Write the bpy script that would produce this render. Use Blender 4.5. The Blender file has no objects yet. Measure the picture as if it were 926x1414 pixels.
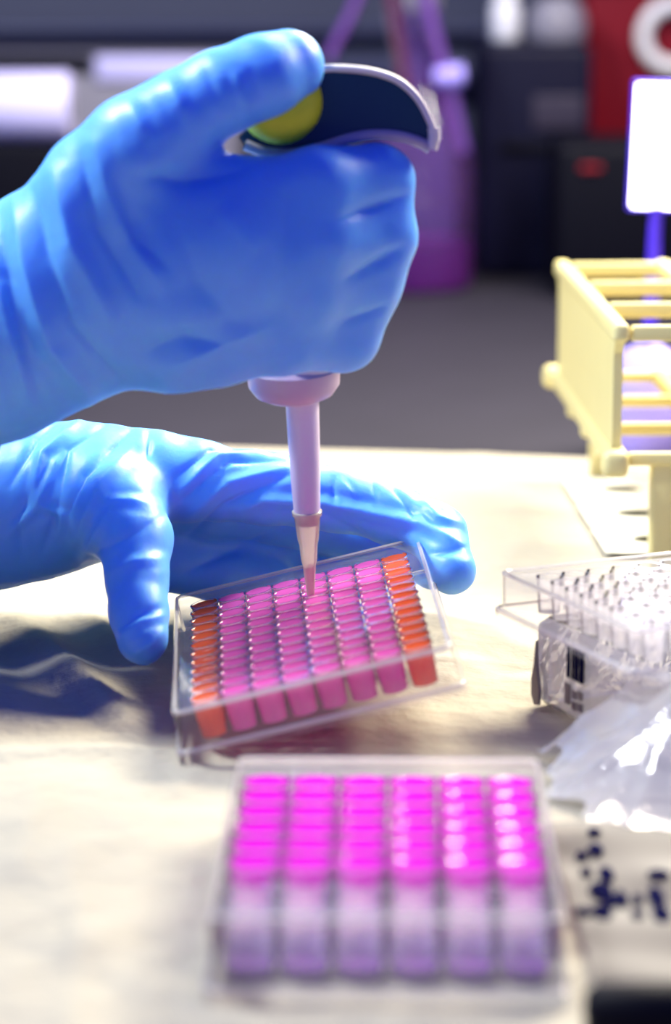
import bpy, math, random
import numpy as np
from mathutils import Vector, Matrix, Euler

random.seed(7)
rng = np.random.default_rng(11)
SC = bpy.context.scene
COL = SC.collection
MM = 0.001

# ------------------------------------------------------------------ camera
CAM_H = 252.0                       # mm above the bench
CAM_PITCH = math.radians(12.3)      # looking down
FPX = 100.0 / 36.0 * 1414.0         # 100 mm macro lens on a 36 mm tall frame
cd = bpy.data.cameras.new('camera')
cam = bpy.data.objects.new('camera', cd)
COL.objects.link(cam)
cam.location = (0, 0, CAM_H * MM)
cam.rotation_euler = (math.pi / 2 - CAM_PITCH, 0, 0)
cd.sensor_fit = 'VERTICAL'
cd.sensor_height = 36.0
cd.sensor_width = 36.0
cd.lens = 100.0
cd.clip_start = 0.02
cd.clip_end = 20
cd.dof.use_dof = True
cd.dof.focus_distance = 0.95
cd.dof.aperture_fstop = 6.6
SC.camera = cam

# ------------------------------------------------------------------ world, lights, exposure
W = bpy.data.worlds.new('world')
SC.world = W
W.use_nodes = True
W.node_tree.nodes['Background'].inputs[0].default_value = (0.11, 0.14, 1.0, 1)
W.node_tree.nodes['Background'].inputs[1].default_value = 0.47


def area(name, loc, target, size, size_y, power, color):
    l = bpy.data.lights.new(name, 'AREA')
    l.shape = 'RECTANGLE'
    l.size = size
    l.size_y = size_y
    l.energy = power
    l.color = color
    o = bpy.data.objects.new(name, l)
    COL.objects.link(o)
    o.location = loc
    d = Vector(target) - Vector(loc)
    o.rotation_euler = d.to_track_quat('-Z', 'Y').to_euler()
    return o


area('hood_lamp', (0.40, 1.42, 0.62), (0.06, 0.95, 0.0), 0.7, 0.14, 27.0, (1.0, 0.92, 0.72))
area('glove_key_light', (-0.55, 0.98, 0.88), (-0.05, 0.88, 0.12), 0.18, 0.18, 17.0, (0.92, 0.98, 1.0))  # added light out of view, brightens the tops of the gloves

SC.view_settings.view_transform = 'Standard'
SC.view_settings.look = 'None'
SC.view_settings.gamma = 1.0
SC.view_settings.use_curve_mapping = False
SC.view_settings.exposure = 0.2
SC.cycles.transparent_max_bounces = 40
SC.cycles.max_bounces = 8

# ------------------------------------------------------------------ projection helpers (place by real distance)
ct, st = math.cos(CAM_PITCH), math.sin(CAM_PITCH)
VF = np.array([0, ct, -st])
VU = np.array([0, st, ct])
VC = np.array([0, 0, CAM_H])


def at(px, py, Y):
    """point (mm) seen at photograph pixel (px,py) and lying at distance Y along the bench"""
    d = VF + np.array([1, 0, 0]) * (px - 463) / FPX + VU * (707 - py) / FPX
    return VC + d * (Y / d[1])


def on_z(px, py, z=0.0):
    d = VF + np.array([1, 0, 0]) * (px - 463) / FPX + VU * (707 - py) / FPX
    return VC + d * ((z - CAM_H) / d[2])


def proj(p):
    d = np.asarray(p, float) - VC
    z = d @ VF
    return np.stack([463 + FPX * d[..., 0] / z, 707 - FPX * (d @ VU) / z], -1)


# ------------------------------------------------------------------ materials
def mat(name):
    m = bpy.data.materials.new(name)
    m.use_nodes = True
    nt = m.node_tree
    return m, nt, nt.nodes, nt.links


def principled(name, col, rough=0.5, bump=0.0, bscale=60, var=0.0, spec=0.5, metal=0.0, coat=0.0, bdist=0.001, sss=0.0):
    m, nt, N, L = mat(name)
    b = N['Principled BSDF']
    b.inputs['Base Color'].default_value = (*col, 1)
    b.inputs['Roughness'].default_value = rough
    b.inputs['Specular IOR Level'].default_value = spec
    b.inputs['Metallic'].default_value = metal
    b.inputs['Coat Weight'].default_value = coat
    if sss:
        b.inputs['Subsurface Weight'].default_value = sss
        b.inputs['Subsurface Radius'].default_value = (0.0006, 0.002, 0.009)
        b.inputs['Subsurface Scale'].default_value = 1.0
    if bump or var:
        tc = N.new('ShaderNodeTexCoord')
        no = N.new('ShaderNodeTexNoise')
        no.inputs['Scale'].default_value = bscale
        no.inputs['Detail'].default_value = 5
        L.new(tc.outputs['Object'], no.inputs['Vector'])
        if bump:
            bp = N.new('ShaderNodeBump')
            bp.inputs['Strength'].default_value = bump
            bp.inputs['Distance'].default_value = bdist
            L.new(no.outputs[0], bp.inputs['Height'])
            L.new(bp.outputs[0], b.inputs['Normal'])
        if var:
            mx = N.new('ShaderNodeMix')
            mx.data_type = 'RGBA'
            mx.inputs[6].default_value = (*[c * (1 - var) for c in col], 1)
            mx.inputs[7].default_value = (*[min(1, c * (1 + var)) for c in col], 1)
            L.new(no.outputs[0], mx.inputs[0])
            L.new(mx.outputs[2], b.inputs['Base Color'])
    return m


def clear(name, tint=(1, 1, 1), haze=(1, 1, 1), haze_w=0.08, rough=0.06, fres=1.45, translucent=0.5, bump=0.0, bscale=150):
    """thin clear plastic / glass: tinted see-through + a little milky scatter + fresnel gloss"""
    m, nt, N, L = mat(name)
    N.remove(N['Principled BSDF'])
    out = N['Material Output']
    tr = N.new('ShaderNodeBsdfTransparent')
    tr.inputs[0].default_value = (*tint, 1)
    df = N.new('ShaderNodeBsdfDiffuse')
    df.inputs[0].default_value = (*haze, 1)
    tl = N.new('ShaderNodeBsdfTranslucent')
    tl.inputs[0].default_value = (*haze, 1)
    m1 = N.new('ShaderNodeMixShader')
    m1.inputs[0].default_value = translucent
    L.new(df.outputs[0], m1.inputs[1])
    L.new(tl.outputs[0], m1.inputs[2])
    m2 = N.new('ShaderNodeMixShader')
    m2.inputs[0].default_value = haze_w
    L.new(tr.outputs[0], m2.inputs[1])
    L.new(m1.outputs[0], m2.inputs[2])
    gl = N.new('ShaderNodeBsdfGlossy')
    gl.inputs['Roughness'].default_value = rough
    fr = N.new('ShaderNodeFresnel')
    fr.inputs[0].default_value = fres
    m3 = N.new('ShaderNodeMixShader')
    L.new(fr.outputs[0], m3.inputs[0])
    L.new(m2.outputs[0], m3.inputs[1])
    L.new(gl.outputs[0], m3.inputs[2])
    if bump:
        tc = N.new('ShaderNodeTexCoord')
        no = N.new('ShaderNodeTexNoise')
        no.inputs['Scale'].default_value = bscale
        no.inputs['Detail'].default_value = 3
        L.new(tc.outputs['Object'], no.inputs['Vector'])
        bp = N.new('ShaderNodeBump')
        bp.inputs['Strength'].default_value = bump
        bp.inputs['Distance'].default_value = 0.002
        L.new(no.outputs[0], bp.inputs['Height'])
        for n in (gl, fr, df):
            L.new(bp.outputs[0], n.inputs['Normal'])
    L.new(m3.outputs[0], out.inputs[0])
    return m


def emissive(name, col, strength):
    m, nt, N, L = mat(name)
    b = N['Principled BSDF']
    b.inputs['Base Color'].default_value = (0.8, 0.8, 0.8, 1)
    b.inputs['Emission Color'].default_value = (*col, 1)
    b.inputs['Emission Strength'].default_value = strength
    return m


M = {}
M['bench'] = principled('bench_laminate', (0.020, 0.018, 0.028), 0.6, var=0.15, bscale=20, spec=0.2)
M['wall'] = principled('hood_back_panel', (0.055, 0.062, 0.10), 0.5, var=0.1, bscale=4)
M['ledge'] = principled('dark_metal_ledge', (0.04, 0.045, 0.10), 0.35)
M['glove'] = principled('blue_nitrile', (0.125, 0.41, 0.95), 0.45, bump=0.15, bscale=260, var=0.05, spec=0.45, sss=0.6)
M['sleeve'] = principled('deep_blue_gown_cloth', (0.01, 0.05, 0.55), 0.8, bump=0.3, bscale=80)
M['plastic'] = clear('clear_polystyrene', (0.98, 0.98, 0.99), (0.95, 0.95, 1.0), 0.09, 0.08, 1.28)
M['plastic_edge'] = clear('polystyrene_edge_highlight', (0.98, 0.97, 0.97), (1.0, 0.97, 0.92), 0.5, 0.12, 1.45)  # whiter thick edges, with the edge highlight put into the colour
M['plastic_milky'] = clear('milky_polystyrene', (0.98, 0.98, 0.99), (1.0, 0.97, 1.0), 0.28, 0.1, 1.25)
M['plastic_front'] = clear('hazy_polystyrene', (0.98, 0.97, 0.99), (0.95, 0.88, 1.0), 0.2, 0.1, 1.2)  # hazier, faintly lavender plastic for the front wells
M['plastic_wall'] = clear('clear_well_wall', (0.985, 0.98, 0.985), (1, 0.95, 0.97), 0.07, 0.08, 1.2)
M['liq_pink'] = clear('pink_medium', (1.0, 0.66, 0.90), (1.0, 0.19, 0.68), 0.88, 0.05, 1.25, 0.62)
M['liq_warm_edge'] = clear('warm_tinted_medium', (1.0, 0.62, 0.42), (1.0, 0.20, 0.06), 0.85, 0.05, 1.25, 0.62)  # outer-column liquid, refracted warm light put into its colour
M['liq_magenta'] = clear('magenta_medium', (1.0, 0.45, 0.97), (1.0, 0.015, 0.90), 0.85, 0.10, 1.2, 0.62)
M['liq_residue'] = clear('purple_residue', (0.55, 0.15, 0.85), (0.35, 0.01, 0.62), 0.85, 0.1, 1.33, 0.5)
M['cream'] = principled('cream_polypropylene', (0.70, 0.60, 0.25), 0.45, var=0.05, bscale=40)
M['olive_shade'] = principled('olive_oval_shade', (0.03, 0.028, 0.013), 0.8, spec=0.1)  # dark tone of the shadow ovals on the rack base
M['pale'] = principled('pale_cream_plastic', (0.82, 0.80, 0.66), 0.5)
M['pip_white'] = principled('mauve_white_plastic', (0.72, 0.62, 0.78), 0.35)
M['pip_mauve'] = principled('mauve_plastic', (0.50, 0.36, 0.52), 0.4)
M['pip_dark'] = principled('dark_teal_plastic', (0.012, 0.045, 0.075), 0.25)
M['pip_rim'] = principled('cream_rim_plastic', (0.75, 0.70, 0.68), 0.35)
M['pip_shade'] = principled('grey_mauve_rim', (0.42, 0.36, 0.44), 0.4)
M['yellow'] = principled('yellow_green_button', (0.85, 0.85, 0.015), 0.5)
M['tip'] = clear('pipette_tip_plastic', (1.0, 0.95, 0.85), (1.0, 0.95, 0.76), 0.7, 0.08, 1.45, 0.5)
M['tip_liq'] = clear('tip_liquid', (1.0, 0.75, 0.85), (1.0, 0.62, 0.78), 0.8, 0.05, 1.33, 0.5)
M['white'] = principled('white_plastic', (0.80, 0.80, 0.86), 0.4)
M['lavwhite'] = principled('pale_lavender_white', (0.55, 0.52, 0.85), 0.5)
M['lavender'] = principled('lavender_white_plastic', (0.34, 0.28, 0.85), 0.5)
M['black'] = principled('black_plastic', (0.002, 0.002, 0.006), 0.6, spec=0.1)
M['navy'] = principled('navy_plastic', (0.004, 0.004, 0.018), 0.5, spec=0.15)
M['dim'] = principled('dim_violet_panel', (0.03, 0.025, 0.045), 0.5, spec=0.2)
M['bright'] = principled('bright_white_plastic', (0.95, 0.93, 0.90), 0.3)
M['grey'] = principled('grey_plastic', (0.22, 0.21, 0.26), 0.45)
M['red'] = principled('red_plastic', (0.20, 0.003, 0.012), 0.5, spec=0.2)
M['glass'] = clear('violet_glass', (0.86, 0.78, 0.95), (0.55, 0.25, 1.0), 0.16, 0.05, 1.5)
M['tube_violet'] = clear('violet_tubing', (0.65, 0.45, 0.85), (0.45, 0.2, 0.75), 0.45, 0.1, 1.45)
M['tube_red'] = clear('dull_red_tubing', (0.65, 0.3, 0.4), (0.3, 0.08, 0.16), 0.5, 0.1, 1.45)
M['lamp'] = emissive('lamp_panel', (0.95, 0.9, 1.0), 6.0)
M['stem'] = principled('blue_violet_stem', (0.08, 0.03, 0.75), 0.4)
M['print'] = principled('dark_ink', (0.006, 0.006, 0.03), 0.95, spec=0.0)
M['print_grey'] = principled('grey_ink', (0.16, 0.14, 0.15), 0.5)
M['wrapper'] = clear('grey_brown_film', (0.5, 0.46, 0.45), (0.15, 0.13, 0.13), 0.75, 0.5, 1.12, 0.3)
M['bag'] = clear('clear_film', (0.96, 0.95, 0.97), (1.0, 0.97, 1.0), 0.5, 0.13, 1.7, 0.5, bump=0.5, bscale=110)
M['paper'] = principled('absorbent_paper', (0.39, 0.355, 0.275), 0.8, bump=0.8, bscale=48, var=0.08, spec=0.2, bdist=0.005)


# ------------------------------------------------------------------ mesh helpers (all in mm)
class MB:
    def __init__(s):
        s.v, s.f = [], []

    def add(s, v, f):
        o = len(s.v)
        s.v += [tuple(p) for p in v]
        s.f += [tuple(i + o for i in q) for q in f]
        return s

    def box(s, x0, x1, y0, y1, z0, z1, b=0.0):
        if b <= 0:
            v = [(x, y, z) for z in (z0, z1) for y in (y0, y1) for x in (x0, x1)]
            return s.add(v, [(0, 2, 3, 1), (4, 5, 7, 6), (0, 1, 5, 4), (1, 3, 7, 5), (3, 2, 6, 7), (2, 0, 4, 6)])
        # rounded box: lathe-like stack of rounded rectangles
        b = min(b, (x1 - x0) / 2.01, (y1 - y0) / 2.01, (z1 - z0) / 2.01)
        rings = []
        for k in range(4):
            a = k / 3 * math.pi / 2
            rings.append((z0 + b - b * math.cos(a), b - b * math.sin(a)))
        rings += [(z0 + z1 - z, i) for z, i in rings[::-1]]
        vs = []
        n = 0
        for z, ins in rings:
            loop = []
            for cx, cy, a0 in ((x1 - b, y1 - b, 0), (x0 + b, y1 - b, 90), (x0 + b, y0 + b, 180), (x1 - b, y0 + b, 270)):
                for k in range(4):
                    a = math.radians(a0 + 30 * k)
                    r = b - ins
                    loop.append((cx + r * math.cos(a), cy + r * math.sin(a), z))
            n = len(loop)
            vs += loop
        fs = []
        for r in range(len(rings) - 1):
            for i in range(n):
                j = (i + 1) % n
                fs.append((r * n + i, r * n + j, (r + 1) * n + j, (r + 1) * n + i))
        fs.append(tuple(range(n))[::-1])
        fs.append(tuple(range((len(rings) - 1) * n, len(rings) * n)))
        return s.add(vs, fs)

    def lathe(s, prof, n=24, c=(0, 0, 0), cap0=False, cap1=False, rot=None):
        vs, fs = [], []
        for r, z in prof:
            for i in range(n):
                a = 2 * math.pi * i / n
                p = Vector((r * math.cos(a), r * math.sin(a), z))
                if rot:
                    p = rot @ p
                vs.append((p[0] + c[0], p[1] + c[1], p[2] + c[2]))
        m = len(prof)
        for k in range(m - 1):
            for i in range(n):
                j = (i + 1) % n
                fs.append((k * n + i, k * n + j, (k + 1) * n + j, (k + 1) * n + i))
        if cap0:
            fs.append(tuple(range(n))[::-1])
        if cap1:
            fs.append(tuple(range((m - 1) * n, m * n)))
        return s.add(vs, fs)

    def tube(s, pts, r, n=10, cap=True):
        pts = [Vector(p) for p in pts]
        rs = r if isinstance(r, (list, tuple)) else [r] * len(pts)
        vs, fs = [], []
        up = Vector((0.13, 0.31, 0.94))
        for k, p in enumerate(pts):
            t = (pts[min(k + 1, len(pts) - 1)] - pts[max(k - 1, 0)]).normalized()
            a = t.cross(up)
            if a.length < 1e-3:
                a = t.cross(Vector((1, 0, 0)))
            a.normalize()
            b = t.cross(a)
            for i in range(n):
                q = 2 * math.pi * i / n
                vs.append(tuple(p + (a * math.cos(q) + b * math.sin(q)) * rs[k]))
        for k in range(len(pts) - 1):
            for i in range(n):
                j = (i + 1) % n
                fs.append((k * n + i, (k + 1) * n + i, (k + 1) * n + j, k * n + j))
        if cap:
            fs.append(tuple(range(n)))
            fs.append(tuple(range((len(pts) - 1) * n, len(pts) * n))[::-1])
        return s.add(vs, fs)

    def prism(s, poly, y0, y1):
        """polygon in x,z pushed along y"""
        n = len(poly)
        v = [(x, y0, z) for x, z in poly] + [(x, y1, z) for x, z in poly]
        f = [tuple(range(n)), tuple(range(n, 2 * n))[::-1]]
        for i in range(n):
            j = (i + 1) % n
            f.append((i, n + i, n + j, j))
        return s.add(v, f)

    def mesh(s, name, m, smooth=False):
        me = bpy.data.meshes.new(name)
        me.from_pydata([(x * MM, y * MM, z * MM) for x, y, z in s.v], [], s.f)
        me.materials.append(m)
        if smooth:
            me.polygons.foreach_set('use_smooth', [True] * len(me.polygons))
            try:
                me.set_sharp_from_angle(angle=math.radians(smooth if smooth is not True else 40))
            except Exception:
                pass
        me.update()
        return me

    def build(s, name, m, parent=None, loc=None, smooth=False):
        return link(name, s.mesh(name, m, smooth), parent, loc)


def link(name, me, parent=None, loc=None):
    o = bpy.data.objects.new(name, me)
    COL.objects.link(o)
    if parent:
        o.parent = parent
    if loc is not None:
        o.location = [c * MM for c in loc]
    return o


def thing(name, label, cat, loc=(0, 0, 0), rot=(0, 0, 0), group=None):
    o = bpy.data.objects.new(name, None)
    o.empty_display_size = 0.02
    COL.objects.link(o)
    o.location = [c * MM for c in loc]
    o.rotation_euler = rot
    tag(o, label, cat, group)
    return o


def tag(o, label=None, cat=None, group=None, kind=None):
    if label:
        o['label'] = label
    if cat:
        o['category'] = cat
    if group:
        o['group'] = group
    if kind:
        o['kind'] = kind
    return o


def spline(pts, n=8):
    """catmull-rom through points"""
    P = [np.array(p, float) for p in pts]
    P = [2 * P[0] - P[1]] + P + [2 * P[-1] - P[-2]]
    out = []
    for i in range(1, len(P) - 2):
        for k in range(n):
            t = k / n
            a, b, c, d = P[i - 1:i + 3]
            out.append(0.5 * ((2 * b) + (c - a) * t + (2 * a - 5 * b + 4 * c - d) * t * t + (3 * b - a - 3 * c + d) * t ** 3))
    out.append(P[-2])
    return out


# ------------------------------------------------------------------ structure
b = MB().box(-1500, 1500, -250, 2120, -40, -2)
tag(b.build('bench_top', M['bench']), 'dark grey laminate bench top behind the paper', kind='structure')
b = MB().box(-1500, 1500, 2120, 2150, -40, 900)
tag(b.build('wall_back', M['wall']), 'dark blue-grey back panel of the workspace', kind='structure')
b = MB().box(-1500, 1500, 2085, 2120, 118, 134, 3)
b.box(-1500, 1500, 2100, 2120, 150, 157, 2)
tag(b.build('trim_1', M['ledge'], smooth=True), 'dark ledge strip running along the back panel', kind='structure')


# crumpled bench paper as a height field
def fold_field(X, Y):
    Z = np.zeros_like(X)
    r = np.random.default_rng(5)
    for i in range(110):
        cx, cy = r.uniform(-260, 330), r.uniform(470, 1280)
        a = r.uniform(0, math.pi)
        L = r.uniform(30, 130)
        w = r.uniform(4, 11)
        h = r.uniform(-1.9, 2.3) * (1.15 if cx < 0 else 0.8)
        u = (X - cx) * math.cos(a) + (Y - cy) * math.sin(a)
        v = -(X - cx) * math.sin(a) + (Y - cy) * math.cos(a)
        v = v + 0.0025 * u * u * r.uniform(-1, 1)
        Z += h * np.exp(-(u / L) ** 2) * np.exp(-np.abs(v / w) ** 1.3)
    return Z


def seg_fold(X, Y, p, q, h, w):
    p = np.array(p[:2]); q = np.array(q[:2])
    d = q - p
    L2 = d @ d
    t = np.clip(((X - p[0]) * d[0] + (Y - p[1]) * d[1]) / L2, 0, 1)
    D = np.hypot(X - p[0] - t * d[0], Y - p[1] - t * d[1])
    return h * np.exp(-(D / w) ** 1.5) * (0.35 + 0.65 * np.sin(np.pi * np.clip(t, 0.08, 0.92)))


CREASES = [((0, 1042), (345, 1043), 2.6, 5), ((20, 860), (190, 1010), 2.6, 7), ((0, 905), (140, 1000), -1.8, 6), ((95, 830), (240, 960), 2.0, 7),
           ((48, 1080), (28, 1210), 1.6, 6), ((110, 1095), (330, 1110), -1.3, 8), ((40, 1190), (250, 1150), 1.2, 9), ((250, 1090), (300, 1030), 1.5, 5),
           ((660, 960), (740, 880), -1.6, 10), ((640, 1010), (770, 1010), 1.4, 6), ((60, 1330), (240, 1260), 1.8, 12), ((0, 1290), (180, 1395), -1.5, 12)]


def paper_z(X, Y):
    Z = fold_field(X, Y)
    for a, c, h, w in CREASES:
        Z += seg_fold(X, Y, on_z(*a), on_z(*c), 1.5 * h, w)
    # pressed flat under the plates and the rack
    for cx, cy, rx, ry in ((13, 683, 56, 78), (0, 850, 55, 70), (130, 800, 90, 90), (140, 1140, 70, 120)):
        k = np.exp(-(((X - cx) / rx) ** 4 + ((Y - cy) / ry) ** 4))
        Z *= (1 - 0.92 * k)
    return np.clip(Z, -1.5, 5.0)


nx, ny = 340, 280
gx = np.linspace(-420, 520, nx)
gv = np.linspace(0, 1, ny)
GX, GV = np.meshgrid(gx, gv)
edge = 1290 - 0.20 * GX + 4 * np.sin(GX / 60)
GY = 400 + (edge - 400) * GV
GZ = paper_z(GX, GY)
me = bpy.data.meshes.new('bench_paper')
vv = np.stack([GX, GY, GZ], -1).reshape(-1, 3) * MM
idx = np.arange(nx * ny).reshape(ny, nx)
ff = np.stack([idx[:-1, :-1], idx[:-1, 1:], idx[1:, 1:], idx[1:, :-1]], -1).reshape(-1, 4)
me.from_pydata(vv.tolist(), [], ff.tolist())
me.polygons.foreach_set('use_smooth', [True] * len(me.polygons))
me.materials.append(M['paper'])
o = link('bench_paper', me)
tag(o, 'crumpled cream absorbent paper sheet spread over the bench top', 'paper')


# ------------------------------------------------------------------ well plates
def deck_mesh(cols, rows, pitch, r, w, l, z, nseg=16):
    """plate top with real round holes"""
    v, f = [], []
    x0, y0 = -(cols - 1) * pitch / 2, -(rows - 1) * pitch / 2
    h = pitch / 2
    for i in range(cols):
        for j in range(rows):
            cx, cy = x0 + i * pitch, y0 + j * pitch
            o = len(v)
            for k in range(nseg):
                a = 2 * math.pi * (k + 0.5) / nseg
                c, s_ = math.cos(a), math.sin(a)
                v.append((cx + r * c, cy + r * s_, z))
                q = h / max(abs(c), abs(s_))
                v.append((cx + q * c, cy + q * s_, z))
            for k in range(nseg):
                k2 = (k + 1) % nseg
                f.append((o + 2 * k, o + 2 * k + 1, o + 2 * k2 + 1, o + 2 * k2))
            # corner fillers
            for sx, sy in ((1, 1), (-1, 1), (-1, -1), (1, -1)):
                m_ = len(v)
                v.append((cx + sx * h, cy + sy * h, z))
                a = math.atan2(sy, sx) % (2 * math.pi)
                k = int(a / (2 * math.pi) * nseg - 0.5) % nseg
                f.append((o + 2 * k + 1, m_, o + 2 * ((k + 1) % nseg) + 1))
    X, Y = cols * pitch / 2, rows * pitch / 2
    for a0, a1, b0, b1 in ((-w / 2, -X, -l / 2, l / 2), (X, w / 2, -l / 2, l / 2), (-X, X, -l / 2, -Y), (-X, X, Y, l / 2)):
        o = len(v)
        v += [(a0, b0, z), (a1, b0, z), (a1, b1, z), (a0, b1, z)]
        f.append((o, o + 1, o + 2, o + 3))
    mb = MB()
    mb.add(v, f)
    return mb


def ring_loft(mb, rings, n=6):
    """rounded rectangles (w,l,rad,z) lofted"""
    vs, fs = [], []
    cnt = 0
    for w, l, rad, z in rings:
        loop = []
        for cx, cy, a0 in ((w / 2 - rad, l / 2 - rad, 0), (-w / 2 + rad, l / 2 - rad, 90), (-w / 2 + rad, -l / 2 + rad, 180), (w / 2 - rad, -l / 2 + rad, 270)):
            for k in range(n):
                a = math.radians(a0 + 90 * k / (n - 1))
                loop.append((cx + rad * math.cos(a), cy + rad * math.sin(a), z))
        cnt = len(loop)
        vs += loop
    for r in range(len(rings) - 1):
        for i in range(cnt):
            j = (i + 1) % cnt
            fs.append((r * cnt + i, r * cnt + j, (r + 1) * cnt + j, (r + 1) * cnt + i))
    mb.add(vs, fs)


def well_plate(name, label, loc, rot, cols, rows, pitch, r, H, depth, liquid, scale=1.0, wells_mat=None, deck_mat=None, front_mat=None, taper=0.86):
    t = thing(name, label, 'well plate', loc, rot)
    t.scale = (scale,) * 3
    w, l = 85.5, 127.8
    tw, tl = 82.0, 124.2
    s = MB()
    ring_loft(s, [(w, l, 3.5, 0), (w, l, 3.5, 2.6), (tw, tl, 3, 2.9), (tw, tl, 3, H), (tw - 2.6, tl - 2.6, 2.4, H + 0.0), (tw - 2.6, tl - 2.6, 2.4, H - 1.2)])
    s.build('skirt', M['plastic'], t, smooth=30)
    e = MB()
    ring_loft(e, [(tw + 0.3, tl + 0.3, 3, H - 0.9), (tw + 0.5, tl + 0.5, 3, H - 0.1), (tw - 0.6, tl - 0.6, 3, H + 0.5), (tw - 2.4, tl - 2.4, 2.4, H + 0.1)])
    e.build('top_lip', M['plastic_edge'], t, smooth=60)
    e = MB()
    ring_loft(e, [(w + 0.2, l + 0.2, 3.5, 1.8), (w + 0.2, l + 0.2, 3.5, 2.8), (w - 1.5, l - 1.5, 3, 3.4)])
    e.build('base_flange', M['plastic_edge'], t, smooth=60)
    deck_mesh(cols, rows, pitch, r, tw - 2.6, tl - 2.6, H - 1.2).build('top_deck', deck_mat or M['plastic'], t)
    rim = MB()
    rim.lathe([(r + 0.02, -0.3), (r + 0.02, 0.35), (r + 0.3, 0.35), (r + 0.3, 0.0)], 16)
    rim_me = rim.mesh('well_rim', M['plastic_wall'])
    wm = MB()
    wm.lathe([(r * taper, -depth), (r, 0)], 16, cap0=True)
    well_me = wm.mesh('well', wells_mat or M['plastic_wall'], smooth=40)
    front_me = wm.mesh('well', front_mat or wells_mat or M['plastic_wall'], smooth=40)
    x0, y0 = -(cols - 1) * pitch / 2, -(rows - 1) * pitch / 2
    liq_cache = {}
    for j in range(rows):
        for i in range(cols):
            o = link('well', front_me if j < 2 else well_me, t, (x0 + i * pitch, y0 + j * pitch, H - 1.2))
            link('well_rim', rim_me, o, (0, 0, 0))
            q = liquid(i, j) if liquid else None
            if q:
                m_, fill = q
                key = (m_, fill)
                if key not in liq_cache:
                    lm = MB()
                    rr = r * taper
                    lm.lathe([(rr - 0.12, -depth + 0.15), (rr + (r - rr) * fill - 0.1, -depth + depth * fill), (rr * 0.75, -depth + depth * fill - 0.35)], 16, cap0=True, cap1=True)
                    liq_cache[key] = lm.mesh('liquid', M[m_], smooth=40)
                link('liquid', liq_cache[key], o, (0, 0, 0))
    return t


def liq96(i, j):
    if i in (0, 7):
        return ('liq_warm_edge', 0.99)
    return ('liq_pink', 0.99)


def liq48(i, j):
    if j == 0:
        return ('liq_residue', 0.13)
    if j == 1:
        return ('liq_residue', 0.12)
    return ('liq_magenta', 0.98)


P96_LOC, P96_ROT, P96_S = (-6.54, 869.5, 13.3), (0.0279, -0.2356, 0.0404), 1.03
plate96 = well_plate('well_plate', 'clear multiwell plate of pink liquid, outer columns coloured for warm light, tilted under the pipette tip', P96_LOC, P96_ROT, 8, 12, 9.0, 4.4, 14.4, 11.4, liq96, P96_S)
plate48 = well_plate('well_plate', 'clear multiwell plate of magenta liquid lying flat in front', (13.06, 682.9, 0.6), (0, 0, -0.022), 6, 8, 13.0, 6.3, 20.0, 17.6, liq48, front_mat=M['plastic_front'], taper=0.955)

# ------------------------------------------------------------------ gloved hands: signed-distance sculpt -> surface nets
def smin(a, b_, k):
    h = np.clip(0.5 + 0.5 * (b_ - a) / k, 0, 1)
    return b_ * (1 - h) + a * h - k * h * (1 - h)


def cone_sdf(P, a, b_, ra, rb):
    a = np.asarray(a, np.float32); b_ = np.asarray(b_, np.float32)
    d = b_ - a
    L2 = float(d @ d) + 1e-9
    X, Y, Z = P
    t = np.clip(((X - a[0]) * d[0] + (Y - a[1]) * d[1] + (Z - a[2]) * d[2]) / L2, 0, 1)
    return np.sqrt((X - a[0] - t * d[0]) ** 2 + (Y - a[1] - t * d[1]) ** 2 + (Z - a[2] - t * d[2]) ** 2) - (ra + (rb - ra) * t)


def surface_nets(V, org, step):
    ins = V < 0
    nx_, ny_, nz_ = V.shape
    cs = (nx_ - 1, ny_ - 1, nz_ - 1)
    cnt = np.zeros(cs, np.float32)
    acc = [np.zeros(cs, np.float32) for _ in range(3)]
    for ax in range(3):
        oth = [q for q in range(3) if q != ax]
        for da in (0, 1):
            for db in (0, 1):
                off = [0, 0, 0]
                off[oth[0]] = da
                off[oth[1]] = db
                s0 = tuple(slice(off[q], off[q] + cs[q]) for q in range(3))
                off2 = list(off)
                off2[ax] = 1
                s1 = tuple(slice(off2[q], off2[q] + cs[q]) for q in range(3))
                v0, v1 = V[s0], V[s1]
                x = ins[s0] != ins[s1]
                t = np.where(x, v0 / np.where(x, v0 - v1, 1), 0)
                cnt += x
                acc[ax] += t * x
                acc[oth[0]] += da * x
                acc[oth[1]] += db * x
    act = cnt > 0
    ids = -np.ones(cs, np.int64)
    I = np.argwhere(act)
    ids[act] = np.arange(len(I))
    c = cnt[act]
    pos = np.stack([acc[q][act] / c for q in range(3)], -1) + I
    faces = []
    for ax in range(3):
        o1, o2 = [(1, 2), (2, 0), (0, 1)][ax]
        s0 = [slice(None)] * 3
        s1 = [slice(None)] * 3
        s0[ax] = slice(0, -1)
        s1[ax] = slice(1, None)
        x = ins[tuple(s0)] != ins[tuple(s1)]
        E = np.argwhere(x)
        g = (E[:, o1] > 0) & (E[:, o2] > 0) & (E[:, o1] < cs[o1]) & (E[:, o2] < cs[o2])
        E = E[g]
        flip = ins[tuple(s0)][tuple(E.T)]
        def idd(d1, d2):
            e = E.copy()
            e[:, o1] += d1
            e[:, o2] += d2
            return ids[tuple(e.T)]
        q = np.stack([idd(-1, -1), idd(0, -1), idd(0, 0), idd(-1, 0)], -1)
        q[~flip] = q[~flip][:, ::-1]
        faces.append(q)
    return pos * step + org, np.concatenate(faces)


def vnormals(v, f):
    n = np.cross(v[f[:, 2]] - v[f[:, 0]], v[f[:, 3]] - v[f[:, 1]])
    out = np.zeros_like(v)
    for k in range(4):
        np.add.at(out, f[:, k], n)
    return out / (np.linalg.norm(out, axis=1, keepdims=True) + 1e-9)


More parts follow.
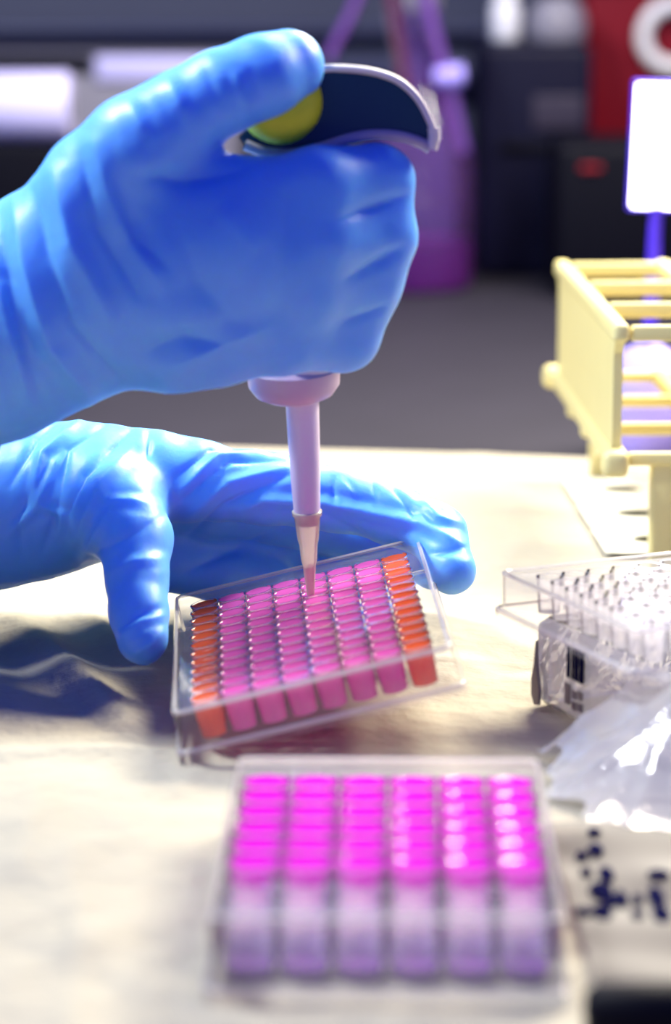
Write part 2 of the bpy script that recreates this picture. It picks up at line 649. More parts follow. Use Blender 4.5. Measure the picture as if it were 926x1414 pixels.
def smooth_mesh(v, f, it):
    for _ in range(it):
        s = np.zeros_like(v)
        c = np.zeros(len(v))
        for a, b_ in ((0, 1), (1, 2), (2, 3), (3, 0)):
            np.add.at(s, f[:, a], v[f[:, b_]])
            np.add.at(s, f[:, b_], v[f[:, a]])
            np.add.at(c, f[:, a], 1)
            np.add.at(c, f[:, b_], 1)
        v = 0.4 * v + 0.6 * s / c[:, None]
    return v


def hand_mesh(palm, fingers, step, k_palm, k_fin, k_join, back=0.0):
    palm = [[(n[0], n[1], n[2] + back, n[3]) for n in ch] for ch in palm]
    fingers = [[(n[0], n[1], n[2] + back, n[3]) for n in ch] for ch in fingers]
    nodes = [n for ch in palm + fingers for n in ch]
    pts = np.array([at(*n[:3]) for n in nodes])
    rs = np.array([n[3] for n in nodes])
    lo = (pts - rs[:, None]).min(0) - 5
    hi = (pts + rs[:, None]).max(0) + 5
    ax = [np.arange(lo[q], hi[q] + step, step, dtype=np.float32) for q in range(3)]
    P = np.meshgrid(*ax, indexing='ij', sparse=True)
    shape = tuple(len(a) for a in ax)
    V = np.full(shape, 1e3, np.float32)
    for ch in palm:
        for n0, n1 in zip(ch[:-1], ch[1:]):
            V = smin(V, cone_sdf(P, at(*n0[:3]), at(*n1[:3]), n0[3], n1[3]), k_palm)
    F = None
    for ch in fingers:
        D = None
        for n0, n1 in zip(ch[:-1], ch[1:]):
            d = cone_sdf(P, at(*n0[:3]), at(*n1[:3]), n0[3], n1[3])
            D = d if D is None else smin(D, d, 3.0)
        F = D if F is None else smin(F, D, k_fin)
    V = smin(V, F, k_join)
    v, f = surface_nets(V, lo, step)
    return smooth_mesh(v, f, 3), f


def px_seg_dist(q, a, b_):
    a = np.array(a, float); b_ = np.array(b_, float)
    d = b_ - a
    t = np.clip(((q - a) @ d) / (d @ d), 0, 1)
    return np.hypot(*(q - a - t[:, None] * d).T), t


def sculpt(v, f, folds, noise_amp=0.0, seed=1):
    """glove folds: ridges (+) and grooves (-) given as polylines, displaced along the normals"""
    n = vnormals(v, f)
    front = np.clip(-(n @ VF) * 2.0 + 0.6, 0, 1)
    q = proj(v)
    disp = np.zeros(len(v))
    for pts, h, w in folds:
        best = np.full(len(v), 1e9)
        wt = np.zeros(len(v))
        m = len(pts) - 1
        for k in range(m):
            D, t = px_seg_dist(q, pts[k], pts[k + 1])
            u = (k + t) / m
            better = D < best
            best = np.where(better, D, best)
            wt = np.where(better, np.sin(np.pi * np.clip(0.1 + 0.8 * u, 0, 1)), wt)
        disp += h * np.exp(-np.abs(best / w) ** 1.3) * wt * front
        if h > 0:
            disp -= 0.35 * h * np.exp(-((best - 2.0 * w) / w) ** 2) * wt * front
    if noise_amp:
        r = np.random.default_rng(seed)
        for i in range(26):
            d = r.normal(size=3)
            d /= np.linalg.norm(d)
            wl = r.uniform(7, 26)
            ph = r.uniform(0, 6.28)
            d2 = r.normal(size=3)
            d2 /= np.linalg.norm(d2)
            disp += noise_amp * (wl / 26) * np.sin(v @ d * 6.28 / wl + ph + 1.5 * np.sin(v @ d2 * 6.28 / 37 + i))
    return v + n * disp[:, None]


def hand_object(name, v, f, base, label):
    me = bpy.data.meshes.new(name)
    vv = (v - np.array(base)) * MM
    me.vertices.add(len(vv))
    me.vertices.foreach_set('co', vv.ravel())
    me.loops.add(f.size)
    me.loops.foreach_set('vertex_index', f.ravel().astype(np.int32))
    me.polygons.add(len(f))
    me.polygons.foreach_set('loop_start', np.arange(0, f.size, 4, dtype=np.int32))
    me.polygons.foreach_set('use_smooth', np.ones(len(f), bool))
    me.update(calc_edges=True)
    me.validate()
    me.materials.append(M['glove'])
    o = link(name, me, None, base)
    tag(o, label, 'hand')
    return o


# hand that grips the pipette: back of the hand to the viewer, thumb up
palm_r = [
    [(-120, 478, 885, 38), (-20, 450, 882, 35), (70, 420, 878, 31), (150, 388, 872, 28)],
    [(150, 330, 868, 25), (250, 310, 862, 17), (338, 292, 860, 14.0)],
    [(150, 370, 868, 26), (250, 370, 860, 17), (335, 360, 857, 14.0)],
    [(150, 410, 870, 25), (250, 425, 862, 16), (318, 422, 860, 13.0)],
    [(150, 440, 872, 21), (240, 470, 866, 14), (300, 474, 864, 12.0)],
    [(110, 345, 872, 26), (145, 265, 862, 18), (190, 203, 856, 14)],
    [(190, 230, 862, 14), (290, 280, 866, 12)],
]
fing_r = [
    [(338, 286, 860, 13.5), (440, 258, 862, 12.2), (520, 250, 874, 11.2), (502, 254, 902, 10), (420, 258, 914, 9)],
    [(335, 360, 857, 13.5), (440, 335, 860, 12.4), (522, 328, 874, 11.6), (494, 334, 904, 10), (405, 340, 914, 9)],
    [(318, 422, 860, 12.8), (420, 402, 862, 11.8), (503, 398, 875, 11.0), (474, 404, 902, 10), (395, 410, 912, 9)],
    [(300, 474, 864, 11.6), (390, 468, 866, 10.8), (476, 466, 876, 10.2), (450, 472, 900, 9), (390, 475, 908, 8)],
    [(190, 200, 856, 14.2), (245, 162, 858, 13.2), (305, 128, 860, 12.6), (360, 106, 864, 12.3), (396, 93, 870, 11.4)],
]
v, f = hand_mesh(palm_r, fing_r, 1.0, 9.0, 9.0, 7.0)
folds_r = [
    ([(465, 305), (520, 285), (560, 272)], -2.0, 9), ([(480, 385), (530, 360), (558, 342)], -2.2, 9), ([(470, 446), (505, 436), (535, 422)], -1.8, 8),
    ([(20, 280), (36, 370), (70, 480), (120, 545)], 2.6, 12), ([(42, 262), (60, 350), (100, 450), (165, 525)], -2.4, 9), ([(75, 240), (100, 340), (150, 440)], 2.4, 12),
    ([(110, 215), (130, 310), (190, 410)], -1.8, 9), ([(130, 200), (165, 310), (220, 390)], 1.6, 11), ([(0, 330), (16, 430), (50, 540)], -2.4, 9), ([(0, 400), (20, 480), (40, 560)], 2.0, 10),
    ([(160, 250), (185, 330), (230, 370)], -1.4, 9), ([(190, 490), (250, 468), (320, 478)], -2.6, 14), ([(225, 512), (300, 480), (370, 452)], 1.6, 12),
    ([(200, 245), (250, 250), (340, 232)], -3.0, 12), ([(325, 105), (338, 150)], 1.0, 6), ([(345, 95), (360, 140)], -0.9, 6), ([(180, 148), (205, 190)], 1.0, 9), ([(235, 118), (258, 165)], 1.1, 9), ([(282, 92), (302, 140)], -0.9, 8),
    ([(300, 290), (330, 320), (360, 350)], 2.2, 42), ([(250, 330), (280, 400), (330, 450)], -1.2, 22), ([(400, 240), (395, 320), (385, 420)], -1.0, 20),
]
v = sculpt(v, f, folds_r, 0.05, 3)
hand_object('gloved_hand', v, f, (-70, 875, 120), 'upper blue-gloved hand gripping the pipette with its thumb pressed on top')

def sleeve(parent, base, pts, r):
    P_ = [at(*p) - np.array(base) for p in pts]
    P_ = spline(P_, 10)
    R_ = [r * (1 + 0.035 * math.sin(1.9 * k) + 0.02 * math.sin(4.3 * k + 1)) for k in range(len(P_))]
    MB().tube(P_, R_, 28, cap=False).build('sleeve', M['sleeve'], parent, smooth=60)


sleeve(bpy.data.objects['gloved_hand'], (-70, 875, 120), [(-45, 458, 884), (-200, 490, 886), (-400, 515, 882), (-700, 530, 870)], 39)

# hand that steadies the plate
palm_l = [
    [(-110, 715, 945, 30), (-20, 700, 938, 27), (60, 688, 934, 25), (140, 680, 934, 22)],
    [(130, 660, 930, 17), (210, 655, 930, 13.5), (275, 664, 930, 12.5)],
    [(130, 675, 945, 17), (210, 675, 946, 13), (280, 685, 946, 12)],
    [(120, 690, 955, 16), (200, 700, 958, 13), (270, 712, 958, 12)],
    [(120, 705, 960, 15), (200, 725, 966, 12), (262, 742, 966, 11)],
    [(120, 690, 925, 19), (160, 705, 912, 15), (186, 745, 898, 11.5)],
]
fing_l = [
    [(275, 664, 930, 12.8), (370, 675, 934, 12.2), (470, 690, 936, 10.8), (545, 712, 934, 10.2), (603, 736, 926, 9.6), (624, 788, 912, 8.2)],
    [(280, 690, 950, 12), (460, 724, 958, 10.5), (560, 755, 952, 9.5), (598, 780, 940, 8.6)],
    [(270, 718, 960, 12), (440, 750, 970, 10), (550, 775, 960, 9)],
    [(255, 748, 962, 12), (390, 772, 972, 10.5), (500, 790, 966, 9.5)],
    [(235, 775, 950, 11), (300, 790, 955, 10), (370, 796, 960, 8)],
    [(186, 745, 898, 11.0), (190, 800, 886, 10.0), (192, 845, 877, 9.4), (197, 884, 868, 8.2)],
]
v, f = hand_mesh(palm_l, fing_l, 0.8, 8.0, 3.0, 6.0, 11.0)
folds_l = [
    ([(14, 670), (51, 605), (87, 572)], -1.7, 5), ([(43, 691), (58, 626), (116, 576)], 1.6, 6), ([(80, 691), (94, 619), (145, 586)], -1.6, 5),
    ([(90, 713), (116, 655), (181, 594)], -2.2, 5), ([(105, 745), (140, 665), (196, 604)], 1.4, 8), ([(205, 598), (203, 634)], -1.4, 5),
    ([(239, 662), (290, 619), (340, 617)], -1.5, 5), ([(253, 691), (318, 634), (391, 634)], -2.0, 5), ([(250, 678), (300, 628), (365, 622)], 1.2, 5),
    ([(260, 742), (311, 699), (398, 655)], -1.9, 6), ([(258, 716), (315, 666), (395, 645)], 1.2, 6),
    ([(330, 706), (362, 691), (449, 695), (521, 710), (579, 722), (640, 752)], 2.0, 7),
    ([(239, 800), (311, 764), (398, 728)], -1.8, 8), ([(449, 713), (506, 742)], -1.4, 7), ([(459, 660), (461, 696)], -1.1, 4),
    ([(166, 880), (195, 858), (226, 850)], 1.0, 5), ([(166, 868), (190, 850), (220, 838)], -0.9, 4), ([(130, 764), (174, 742), (224, 713)], -1.1, 6),
    ([(145, 690), (180, 690), (222, 700)], 0.9, 6), ([(150, 790), (185, 775), (226, 770)], 0.7, 6), ([(180, 905), (205, 893), (226, 872)], 0.7, 5),
    ([(540, 672), (565, 700), (572, 722)], -1.0, 5), ([(585, 690), (602, 712), (640, 722)], 0.7, 5), ([(590, 765), (645, 755)], -1.3, 6),
    ([(10, 740), (50, 700), (75, 640)], 1.4, 6), ([(60, 760), (75, 720), (80, 690)], -1.4, 6), ([(110, 780), (130, 740), (150, 700)], 1.0, 6),
    ([(60, 700), (85, 712), (80, 735)], 1.2, 5), ([(30, 770), (25, 720), (40, 680)], -1.2, 6), ([(470, 664), (490, 690)], 0.7, 4), ([(515, 668), (520, 690)], -0.7, 4),
]
v = sculpt(v, f, folds_l, 0.06, 9)
hand_object('gloved_hand', v, f, (-70, 935, 20), 'lower blue-gloved hand with thumb and forefinger holding the tilted plate')

sleeve(bpy.data.objects['gloved_hand.001'], (-70, 935, 20), [(-50, 706, 950), (-200, 720, 958), (-400, 722, 972), (-700, 712, 990)], 31)

# ------------------------------------------------------------------ pipette
nrm = np.array(Euler(P96_ROT).to_matrix() @ Vector((0, 0, 1)))
p_on = np.array(P96_LOC) + nrm * 11.0 * P96_S
ray = at(429, 828, 1000) - VC
tipP = VC + ray * (((p_on - VC) @ nrm) / (ray @ nrm))
topP = at(398, 120, 884)
axis = Vector(topP - tipP).normalized()
Lp = float(np.linalg.norm(topP - tipP))
pip = thing('pipette', 'handheld pipette with yellow-green plunger button and mauve-white shaft', 'pipette', tipP)
pip.rotation_euler = axis.to_track_quat('Z', 'Y').to_euler()


def hgt(py):  # pixel row -> distance along the axis
    return (826 - py) / (826 - 120) * Lp


MB().lathe([(1.1, hgt(826)), (2.2, hgt(775)), (2.6, hgt(768)), (3.0, hgt(745)), (3.5, hgt(738)), (4.3, hgt(706)), (4.9, hgt(703)), (4.9, hgt(698)), (4.3, hgt(697))], 24).build('tip', M['tip'], pip, smooth=50)
MB().lathe([(0.9, hgt(825)), (1.9, hgt(777))], 20, cap0=True, cap1=True).build('tip_liquid', M['tip_liq'], pip, smooth=50)
MB().lathe([(3.7, hgt(716)), (4.2, hgt(708)), (4.9, hgt(640)), (5.4, hgt(540)), (5.5, hgt(520))], 28, cap0=True).build('shaft', M['pip_white'], pip, smooth=50)
MB().lathe([(6.0, hgt(542)), (9.0, hgt(540)), (12.4, hgt(533)), (14.6, hgt(520)), (15.0, hgt(497)), (12.5, hgt(490))], 32, cap0=True, cap1=True).build('collar', M['pip_mauve'], pip, smooth=50).location = (-0.0025, 0, 0)
MB().lathe([(12.0, hgt(500)), (12.5, hgt(400)), (12.5, hgt(260)), (11.5, hgt(215))], 28, cap0=True, cap1=True).build('handle', M['pip_white'], pip, smooth=50)


def to_pip(p):
    return Vector(p)


# head with the finger hook (outline in the x-z plane, real thickness along y)
imat = pip.rotation_euler.to_matrix().inverted()


def loc_pip(px, py, Y):
    return imat @ (Vector(at(px, py, Y)) - Vector(tipP))


top_edge = [(330, 190), (380, 140), (420, 104), (445, 95), (482, 95), (518, 100), (550, 112), (574, 133), (589, 158), (598, 182)]
bot_edge = [(594, 205), (578, 196), (550, 188), (515, 186), (480, 192), (445, 203), (405, 212), (365, 209), (338, 200)]


def slab(poly, Y0, Y1, dome=0.0):
    n = len(poly)
    mb = MB()
    v0 = [loc_pip(px, py, Y0) for px, py in poly]
    v1 = [loc_pip(px, py, Y1) for px, py in poly]
    f_ = [tuple(range(n)), tuple(range(n, 2 * n))[::-1]] + [(i, n + i, n + (i + 1) % n, (i + 1) % n) for i in range(n)]
    return mb.add(v0 + v1, f_)


def arc(pts, Y, n=5):
    return [loc_pip(p[0], p[1], Y) for p in spline([(a, b_, 0) for a, b_ in pts], n)]


te = [tuple(p[:2]) for p in spline([(a, b_, 0) for a, b_ in top_edge], 4)]
be = [tuple(p[:2]) for p in spline([(a, b_, 0) for a, b_ in bot_edge], 4)]
hook = slab(te + be, 873, 896).build('finger_hook', M['pip_dark'], pip, smooth=35)
for Y in (873, 896):
    MB().tube(arc([(420, 104), (445, 95), (482, 95), (518, 100), (550, 112), (574, 133), (589, 158), (598, 182), (598, 204)], Y), 1.2, 8).build('rim', M['pip_rim'], hook, smooth=60)
    MB().tube(arc(bot_edge, Y), 1.8, 8).build('rim', M['pip_shade'], hook, smooth=60)
MB().tube(arc([(598, 176), (599, 190), (595, 206)], 873), 2.0, 8).build('rim', M['pip_rim'], hook, smooth=60)
bt = MB()
q0 = loc_pip(386, 142, 873)
rq = Vector((0.35, -0.75, 0.55)).to_track_quat('Z', 'Y').to_matrix()
bt.lathe([(9, -8), (11, -6), (12.4, -3), (13, 0), (12.8, 3), (11.6, 6), (9, 8), (5, 9)], 32, c=tuple(q0), cap0=True, cap1=True, rot=rq)
bt.build('plunger_button', M['yellow'], pip, smooth=50)

# ------------------------------------------------------------------ clear plate on the film-wrapped packet
pk_rot = math.radians(25)
u = np.array([math.cos(pk_rot), math.sin(pk_rot)])
vdir = np.array([math.sin(pk_rot), -math.cos(pk_rot)])
A = on_z(679, 788, 44)[:2]
cpl = A + u * 127.8 / 2 + vdir * 85.5 / 2
p3 = well_plate('well_plate', 'empty clear multiwell plate resting on the film-wrapped packet', (cpl[0], cpl[1], 29.6), (0, 0, pk_rot - math.pi / 2), 8, 12, 9.0, 4.0, 14.4, 11.0, None, 1.0, wells_mat=M['plastic_milky'], deck_mat=M['plastic_milky'])
b = MB()
bxc = cpl + u * 6 + vdir * 2
pk = thing('packet', 'film-wrapped plate packet with a barcode label under the empty clear plate', 'packet', (bxc[0], bxc[1], 1.0), (0, 0, pk_rot - math.pi / 2))
s = MB()
ring_loft(s, [(76, 110, 4, 0), (80, 116, 4, 3), (79, 115, 4, 26), (75, 110, 4, 28.4)])
s.build('film_sleeve', M['bag'], pk, smooth=30)
s = MB()
s.box(-37.5, 37.5, -54.5, 54.5, 1, 27, 3)
s.build('inner_tray', M['plastic'], pk, smooth=30)
# barcode bars, emblem squares and a grey film tail on the end that faces the viewer (local -y)
for x_, w_ in ((-16.0, 1.6), (-13.2, 1.0), (-11.4, 2.2), (-8.4, 2.6)):
    MB().box(x_, x_ + w_, -58.9, -58.5, 14.5, 24.5).build('barcode_bar', M['print'], pk)
for x_, z_, w_, h_ in ((-17, 6, 3.2, 6.5), (-12.6, 8.6, 2.6, 2.6), (-9, 9.2, 2.6, 2.6), (-12.6, 5, 2.6, 2.6), (-9, 5.4, 2.6, 2.6)):
    MB().box(x_, x_ + w_, -58.9, -58.5, z_, z_ + h_).build('emblem_square', M['print_grey'], pk)
tail = [(-33.5, 22), (-34.6, 14), (-36, 9), (-36, 4), (-34, 1), (-31.5, 1.5), (-31, 6), (-32, 10), (-33, 15)]
MB().prism(tail, -60.2, -59.2).build('film_tail', M['print_grey'], pk)

# draped clear film in front of the packet
fx, fy = 120, 110
U_, V_ = np.meshgrid(np.linspace(0, 1, fx), np.linspace(0, 1, fy))
FX = 60 + 3.5 * np.sin(V_ * 9) + 2 * np.sin(V_ * 23 + 1) + U_ * 190 + (1 - V_) * 8
FY = 738 + V_ * 74 + (1 - V_) * (4 * np.sin(U_ * 31) + 2 * np.sin(U_ * 77))
base = np.clip((FY - 735 - 0.15 * (FX - 62)) / 75, 0, 1)
FZ = 1.4 + 24 * base ** 1.2 * np.clip((FX - 60) / 30, 0.05, 1)
FZ += 26 * np.exp(-((FX - 112) / 20) ** 2 - ((FY - 782) / 20) ** 2)
r5 = np.random.default_rng(21)
for i in range(170):
    cx, cy = r5.uniform(56, 250), r5.uniform(736, 812)
    a = r5.uniform(-0.5, 2.2)
    uu = (FX - cx) * math.cos(a) + (FY - cy) * math.sin(a)
    ww = -(FX - cx) * math.sin(a) + (FY - cy) * math.cos(a)
    FZ += r5.uniform(-1.2, 3.0) * np.exp(-(uu / r5.uniform(6, 24)) ** 2) * np.exp(-np.abs(ww / r5.uniform(1.5, 5)) ** 1.2) * (0.45 + 0.55 * base)
FZ = np.maximum(FZ, 1.3 + 0 * FZ)
me = bpy.data.meshes.new('plastic_film')
idx = np.arange(fx * fy).reshape(fy, fx)
ff = np.stack([idx[:-1, :-1], idx[:-1, 1:], idx[1:, 1:], idx[1:, :-1]], -1).reshape(-1, 4)
me.from_pydata((np.stack([FX, FY, FZ], -1).reshape(-1, 3) * MM).tolist(), [], ff.tolist())
me.polygons.foreach_set('use_smooth', [True] * len(me.polygons))
me.materials.append(M['bag'])
film = link('plastic_film', me)
tag(film, 'crinkled clear plastic film with bright glints heaped before the packet', 'plastic film')

wx, wy = 60, 60
WU, WV = np.meshgrid(np.linspace(0, 1, wx), np.linspace(0, 1, wy))
WX = 58 + WU * 150 + (1 - WV) * 4
WY = 585 + WV * 160
WZ = 2.2 + 0.8 * np.sin(WX / 9 + 0.7 * np.sin(WY / 14)) * np.sin(WY / 17 + WX / 40) + 0.4 * np.sin(WY / 5.5)
me = bpy.data.meshes.new('plastic_wrapper')
idx = np.arange(wx * wy).reshape(wy, wx)
ff = np.stack([idx[:-1, :-1], idx[:-1, 1:], idx[1:, 1:], idx[1:, :-1]], -1).reshape(-1, 4)
me.from_pydata((np.stack([WX, WY, WZ], -1).reshape(-1, 3) * MM).tolist(), [], ff.tolist())
me.polygons.foreach_set('use_smooth', [True] * len(me.polygons))
me.materials.append(M['wrapper'])
wrap = link('plastic_wrapper', me)
tag(wrap, 'flat grey-brown plastic wrapper with dark printed marks at the lower right', 'wrapper')


def film_z(x, y):
    return WZ.ravel()[np.argmin((WX.ravel() - x) ** 2 + (WY.ravel() - y) ** 2)]


MARKS = [(820, 1157, 14, 8), (822, 1176, 16, 14), (803, 1183, 13, 10), (837, 1210, 15, 18), (809, 1208, 12, 10), (829, 1231, 24, 18), (843, 1242, 14, 14), (858, 1240, 12, 20),
         (805, 1263, 20, 10), (831, 1262, 20, 18), (880, 1240, 10, 12), (909, 1213, 22, 10), (906, 1238, 16, 24), (913, 1265, 18, 18), (880, 1265, 12, 10)]
for px, py, w_, h_ in MARKS:
    c_ = on_z(px, py, 2.0)
    hw, hl = 1.35 * w_ / 2 / 5.4, 1.2 * h_ / 2 / 5.4 / 0.36
    mz = film_z(c_[0], c_[1])
    MB().lathe([(0.5, 0.5), (1.0, 0.4), (1.05, 0.05)], 12, cap0=True).build('printed_mark', M['print'], wrap, (c_[0], c_[1], mz + 0.5), smooth=60).scale = (hw, hl, 1)

# ------------------------------------------------------------------ tube rack
rk = thing('tube_rack', 'cream plastic test tube rack standing at the back of the paper', 'tube rack', (102, 1137, 0.8), (0, 0, 0.04))
HZ, MZ = 95.0, 44.0
for k, x in enumerate((0, 44, 88)):
    MB().box(x - 3.2, x + 3.2, -95, 95, HZ - 7, HZ, 2).build('top_rail', M['cream'], rk, smooth=40)
    MB().box(x - 4, x + 4, -97, 97, MZ - 5, MZ + 3, 2.5).build('shelf_rail', M['cream'], rk, smooth=40)
for yb in (-91, -31, 31, 91):
    MB().box(4, 84, yb - 2.2, yb + 2.2, HZ - 7, HZ - 1, 1.2).build('crossbar', M['cream'], rk, smooth=40)
    MB().box(4, 84, yb - 2.2, yb + 2.2, MZ - 3, MZ + 2, 1.2).build('shelf_bar', M['cream'], rk, smooth=40)
pn = [(-92, HZ - 6), (-88, HZ - 12), (-88, MZ - 4), (-50, MZ - 4), (-48, MZ - 9), (-38, MZ - 9), (-36, MZ - 4), (-6, MZ - 4), (-4, MZ - 9), (6, MZ - 9), (8, MZ - 4), (40, MZ - 4), (42, MZ - 9), (52, MZ - 9), (54, MZ - 4), (88, MZ - 4), (88, HZ - 12), (92, HZ - 6)]
mb = MB().prism(pn, -1.8, 1.8)
mb.v = [(y, x, z) for x, y, z in mb.v]
mb.f = [q[::-1] for q in mb.f]
mb.build('side_panel', M['cream'], rk)
mb = MB().prism(pn, 86.2, 89.8)
mb.v = [(y, x, z) for x, y, z in mb.v]
mb.f = [q[::-1] for q in mb.f]
mb.build('side_panel', M['cream'], rk)
for x in (18, 70):
    for y in (-88, 88):
        MB().box(x - 5, x + 5, y - 4, y + 4, 0, MZ, 1.2).build('leg', M['cream'], rk, smooth=40)
for y in (-98, 98):
    MB().box(-7, 3, y - 4, y + 4, MZ - 6, MZ + 4, 3).build('end_knob', M['cream'], rk, smooth=40)
# bottom plate with oval holes around the dark shadow ovals
mb = MB()
v_, f_ = [], []
for j in range(3):
    cy = -43 + j * 48
    for i in range(2):
        cx = 22 + i * 44
        o_ = len(v_)
        for z in (1.6, 0.0):
            for k in range(20):
                a = 2 * math.pi * (k + 0.5) / 20
                c, s_ = math.cos(a), math.sin(a)
                v_.append((cx + 9 * c, cy + 7.2 * s_, z))
        for k in range(20):
            a = 2 * math.pi * (k + 0.5) / 20
            c, s_ = math.cos(a), math.sin(a)
            q = min(22 / max(abs(c), 1e-6), 24 / max(abs(s_), 1e-6))
            v_.append((cx + q * c, cy + q * s_, 1.6))
        for k in range(20):
            k2 = (k + 1) % 20
            f_.append((o_ + k, o_ + 40 + k, o_ + 40 + k2, o_ + k2))
            f_.append((o_ + k, o_ + k2, o_ + 20 + k2, o_ + 20 + k))
mb.add(v_, f_)
mb.build('bottom_plate', M['pale'], rk)
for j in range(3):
    MB().lathe([(1.0, 0.0), (1.0, 1.2), (0.9, 1.7)], 20, cap0=True, cap1=True).build('oval_shadow', M['olive_shade'], rk, (22, -43 + j * 48, 0.2), smooth=40).scale = (8.8, 7.0, 1)  # flat dark ovals stand in for shadows under the rack

# ------------------------------------------------------------------ lamp behind the rack
lb = on_z(888, 618, 0)
lp = thing('desk_lamp', 'small glowing white panel lamp on a blue-violet stem behind the rack', 'lamp', (lb[0], lb[1], -2))
MB().lathe([(24, 0), (25, 3), (24, 20), (20, 36), (12, 47), (4, 51)], 32, cap0=True, cap1=True).build('base', M['lavender'], lp, smooth=50)


def lamp_z(py):
    return at(888, py, lb[1])[2] + 2


MB().lathe([(3.2, 48), (3.2, lamp_z(285))], 16, cap1=True).build('stem', M['stem'], lp, smooth=50)
MB().box(-12.5, 12.5, -3, 3, lamp_z(288), lamp_z(114), 2.8).build('light_panel', M['lamp'], lp, smooth=50)
bz = MB()
zl, zh = lamp_z(291), lamp_z(111)
for x0_, x1_, z0_, z1_ in ((-13.6, -12.3, zl, zh), (12.3, 13.6, zl, zh), (-13.6, 13.6, zl, zl + 1.2), (-13.6, 13.6, zh - 1.2, zh)):
    bz.box(x0_, x1_, -3.4, 3.4, z0_, z1_, 0.5)
bz.build('halo_frame', M['stem'], lp, smooth=50)  # violet frame stands in for the halo around the bright panel
lp.rotation_euler = (0, 0.03, 0)

# ------------------------------------------------------------------ flask and tubing
fb = on_z(573, 396, -2)
fl = thing('flask', 'violet-tinted glass flask holding a little magenta liquid', 'flask', (fb[0], fb[1], -2))
MB().lathe([(35, 0), (38, 3), (38, 60), (37, 88), (30, 112), (20, 130), (14, 145), (13.5, 175), (16, 177), (16, 181)], 40, cap0=True).build('glass_body', M['glass'], fl, smooth=50)
MB().lathe([(34, 1.5), (36.5, 4), (36.5, 30)], 40, cap0=True, cap1=True).build('liquid', M['liq_magenta'], fl, smooth=50)
MB().lathe([(13, 172), (14.5, 184), (14.5, 192)], 24, cap0=True, cap1=True).build('stopper', M['grey'], fl, smooth=50)
MB().tube([Vector(at(px, py, fb[1] - 22) - np.array([fb[0], fb[1], -2])) for px, py in ((600, 108), (622, 106), (640, 104))], [6, 7.5, 7], 14).build('side_arm', M['lavender'], fl, smooth=50)
for name, mm_, pts, r in (('hose', 'tube_violet', [(452, 80), (470, 45), (492, 0), (510, -60)], 4), ('hose', 'tube_red', [(560, 130), (552, 70), (540, 0), (530, -60)], 4.5), ('hose', 'tube_violet', [(640, 210), (622, 130), (598, 40), (585, -20)], 5)):
    P_ = [at(px, py, fb[1] - 20) - np.array([fb[0], fb[1], -2]) for px, py in pts]
    MB().tube(spline(P_, 6), r, 12).build(name, M[mm_], fl, smooth=60)

# ------------------------------------------------------------------ background equipment
def bg_box(name, label, cat, x0, x1, y0, y1, Y, depth, m, bev=4, ground=True, parts=()):
    a = at(x0, y0, Y)
    c = at(x1, y1, Y)
    base_z = -2 if ground else c[2]
    cx = (a[0] + c[0]) / 2
    t = thing(name, label, cat, (cx, Y, base_z))
    MB().box(-(c[0] - a[0]) / 2, (c[0] - a[0]) / 2, 0, depth, 0, a[2] - base_z, bev).build('housing', M[m], t, smooth=40)
    for pname, px0, px1, py0, py1, pm, d in parts:
        p, q = at(px0, py0, Y), at(px1, py1, Y)
        MB().box(p[0] - cx, q[0] - cx, -d, 3, q[2] - base_z, p[2] - base_z, min(2, d * 0.6)).build(pname, M[pm], t, smooth=40)
    return t


bg_box('instrument', 'dark navy instrument box standing behind the flask', 'instrument', 662, 812, 62, 380, 1905, 120, 'navy', 6,
       parts=(('front_panel', 735, 806, 132, 180, 'dim', 3), ('control_strip', 690, 806, 196, 210, 'black', 3)))
rb = bg_box('sharps_bin', 'dark red plastic bin at the back right', 'bin', 806, 1010, -40, 380, 2000, 90, 'red', 8,
       parts=(('lid_rim', 802, 1014, -40, -15, 'red', 4),))
hp = at(930, 50, 1992)
MB().tube([(hp[0] - rb.location[0] / MM + 21 * math.cos(a), -8, hp[2] - rb.location[2] / MM + 21 * math.sin(a)) for a in np.linspace(0, 2 * math.pi, 33)], 5.5, 10, cap=False).build('ring_handle', M['bright'], rb, smooth=60)
bg_box('equipment_case', 'black equipment case in front of the red bin', 'case', 770, 1000, 200, 400, 1800, 90, 'black', 6,
       parts=(('latch', 800, 830, 228, 236, 'red', 2),))
bg_box('instrument', 'long grey instrument with a white top strip at the back left', 'instrument', -120, 330, 80, 300, 1960, 110, 'grey', 5,
       parts=(('top_strip', 132, 330, 78, 112, 'lavwhite', 3), ('dark_slot', -110, 128, 76, 100, 'black', 3)))
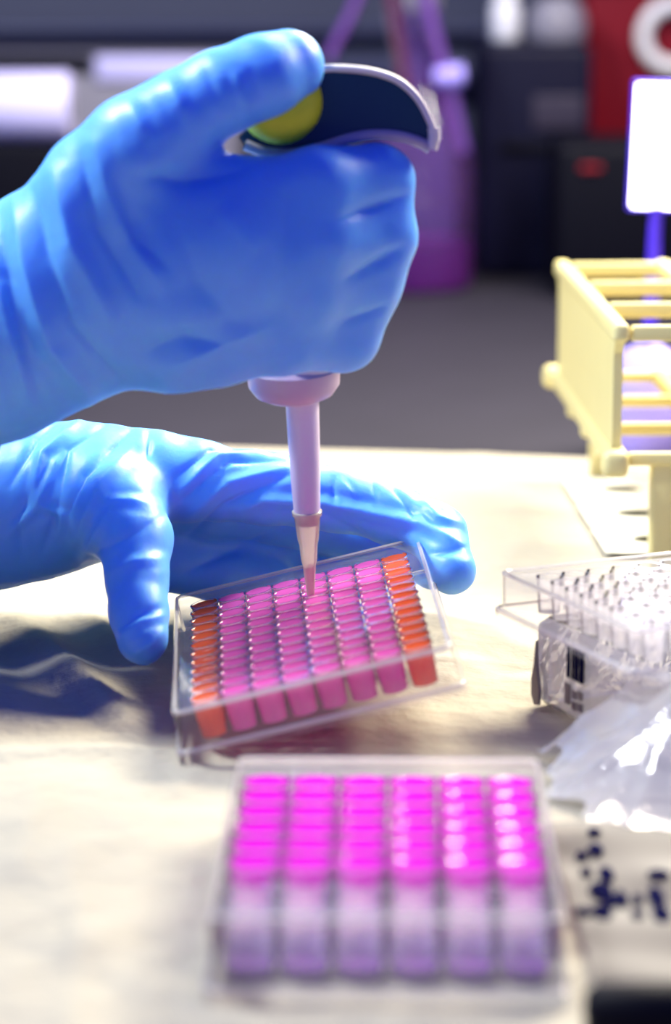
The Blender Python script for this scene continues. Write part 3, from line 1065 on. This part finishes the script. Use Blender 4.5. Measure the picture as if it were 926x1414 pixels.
# white roll lying at the far left
rp = at(20, 148, 1850)
rt = thing('paper_roll', 'white paper roll lying on a black stand at the far left', 'roll', (rp[0], rp[1], -2))
rotx = Matrix.Rotation(math.pi / 2, 3, 'Y')
MB().lathe([(8, -36), (22, -36), (23, -34), (23, 34), (22, 36), (8, 36)], 32, c=(0, 0, rp[2] + 2), rot=rotx).build('roll', M['lavwhite'], rt, smooth=50)
MB().lathe([(8, -37), (8, 37)], 20, c=(0, 0, rp[2] + 2), rot=rotx, cap0=True, cap1=True).build('core', M['grey'], rt, smooth=50)
MB().box(-40, 42, -24, 30, 0, rp[2] - 19, 4).build('stand', M['black'], rt, smooth=40)

# bottle tops behind the instrument, top edge of the picture
bpz = at(697, 45, 1890)
bt_ = thing('bottle', 'white-capped bottle standing on the navy instrument box', 'bottle', (at(697, 62, 1960)[0], 1960, at(697, 62, 1905)[2] + 0.5))
MB().lathe([(9, 0), (10, 1.5), (10, 22), (7, 28), (7, 31)], 24, cap0=True).build('body', M['white'], bt_, smooth=50)
MB().lathe([(8.5, 30), (8.5, 44), (7.5, 45)], 24, cap0=True, cap1=True).build('cap', M['white'], bt_, smooth=50)
jr = thing('jar', 'grey domed jar standing on the navy instrument box', 'jar', (at(768, 62, 1960)[0], 1960, at(768, 62, 1905)[2] + 0.5))
MB().lathe([(19, 0), (20, 2), (20, 14), (16, 24), (8, 29), (2, 30)], 28, cap0=True, cap1=True).build('dome', M['grey'], jr, smooth=50)
MB().lathe([(4, 29), (5, 33), (3, 37)], 16, cap0=True, cap1=True).build('knob', M['black'], jr, smooth=50)

# black marker pen in the lower right corner
mp = on_z(905, 1448, 0)
mk = thing('marker_pen', 'black marker pen lying at the lower right edge', 'pen', (mp[0], mp[1], 8.5))
MB().lathe([(4.5, -16), (6.5, -14), (7, 0), (7.2, 60)], 20, cap0=True, cap1=True, rot=rotx).build('cap', M['black'], mk, smooth=50)
MB().lathe([(6.5, 58), (6.5, 120)], 20, cap0=True, cap1=True, rot=rotx).build('barrel', M['black'], mk, smooth=50)
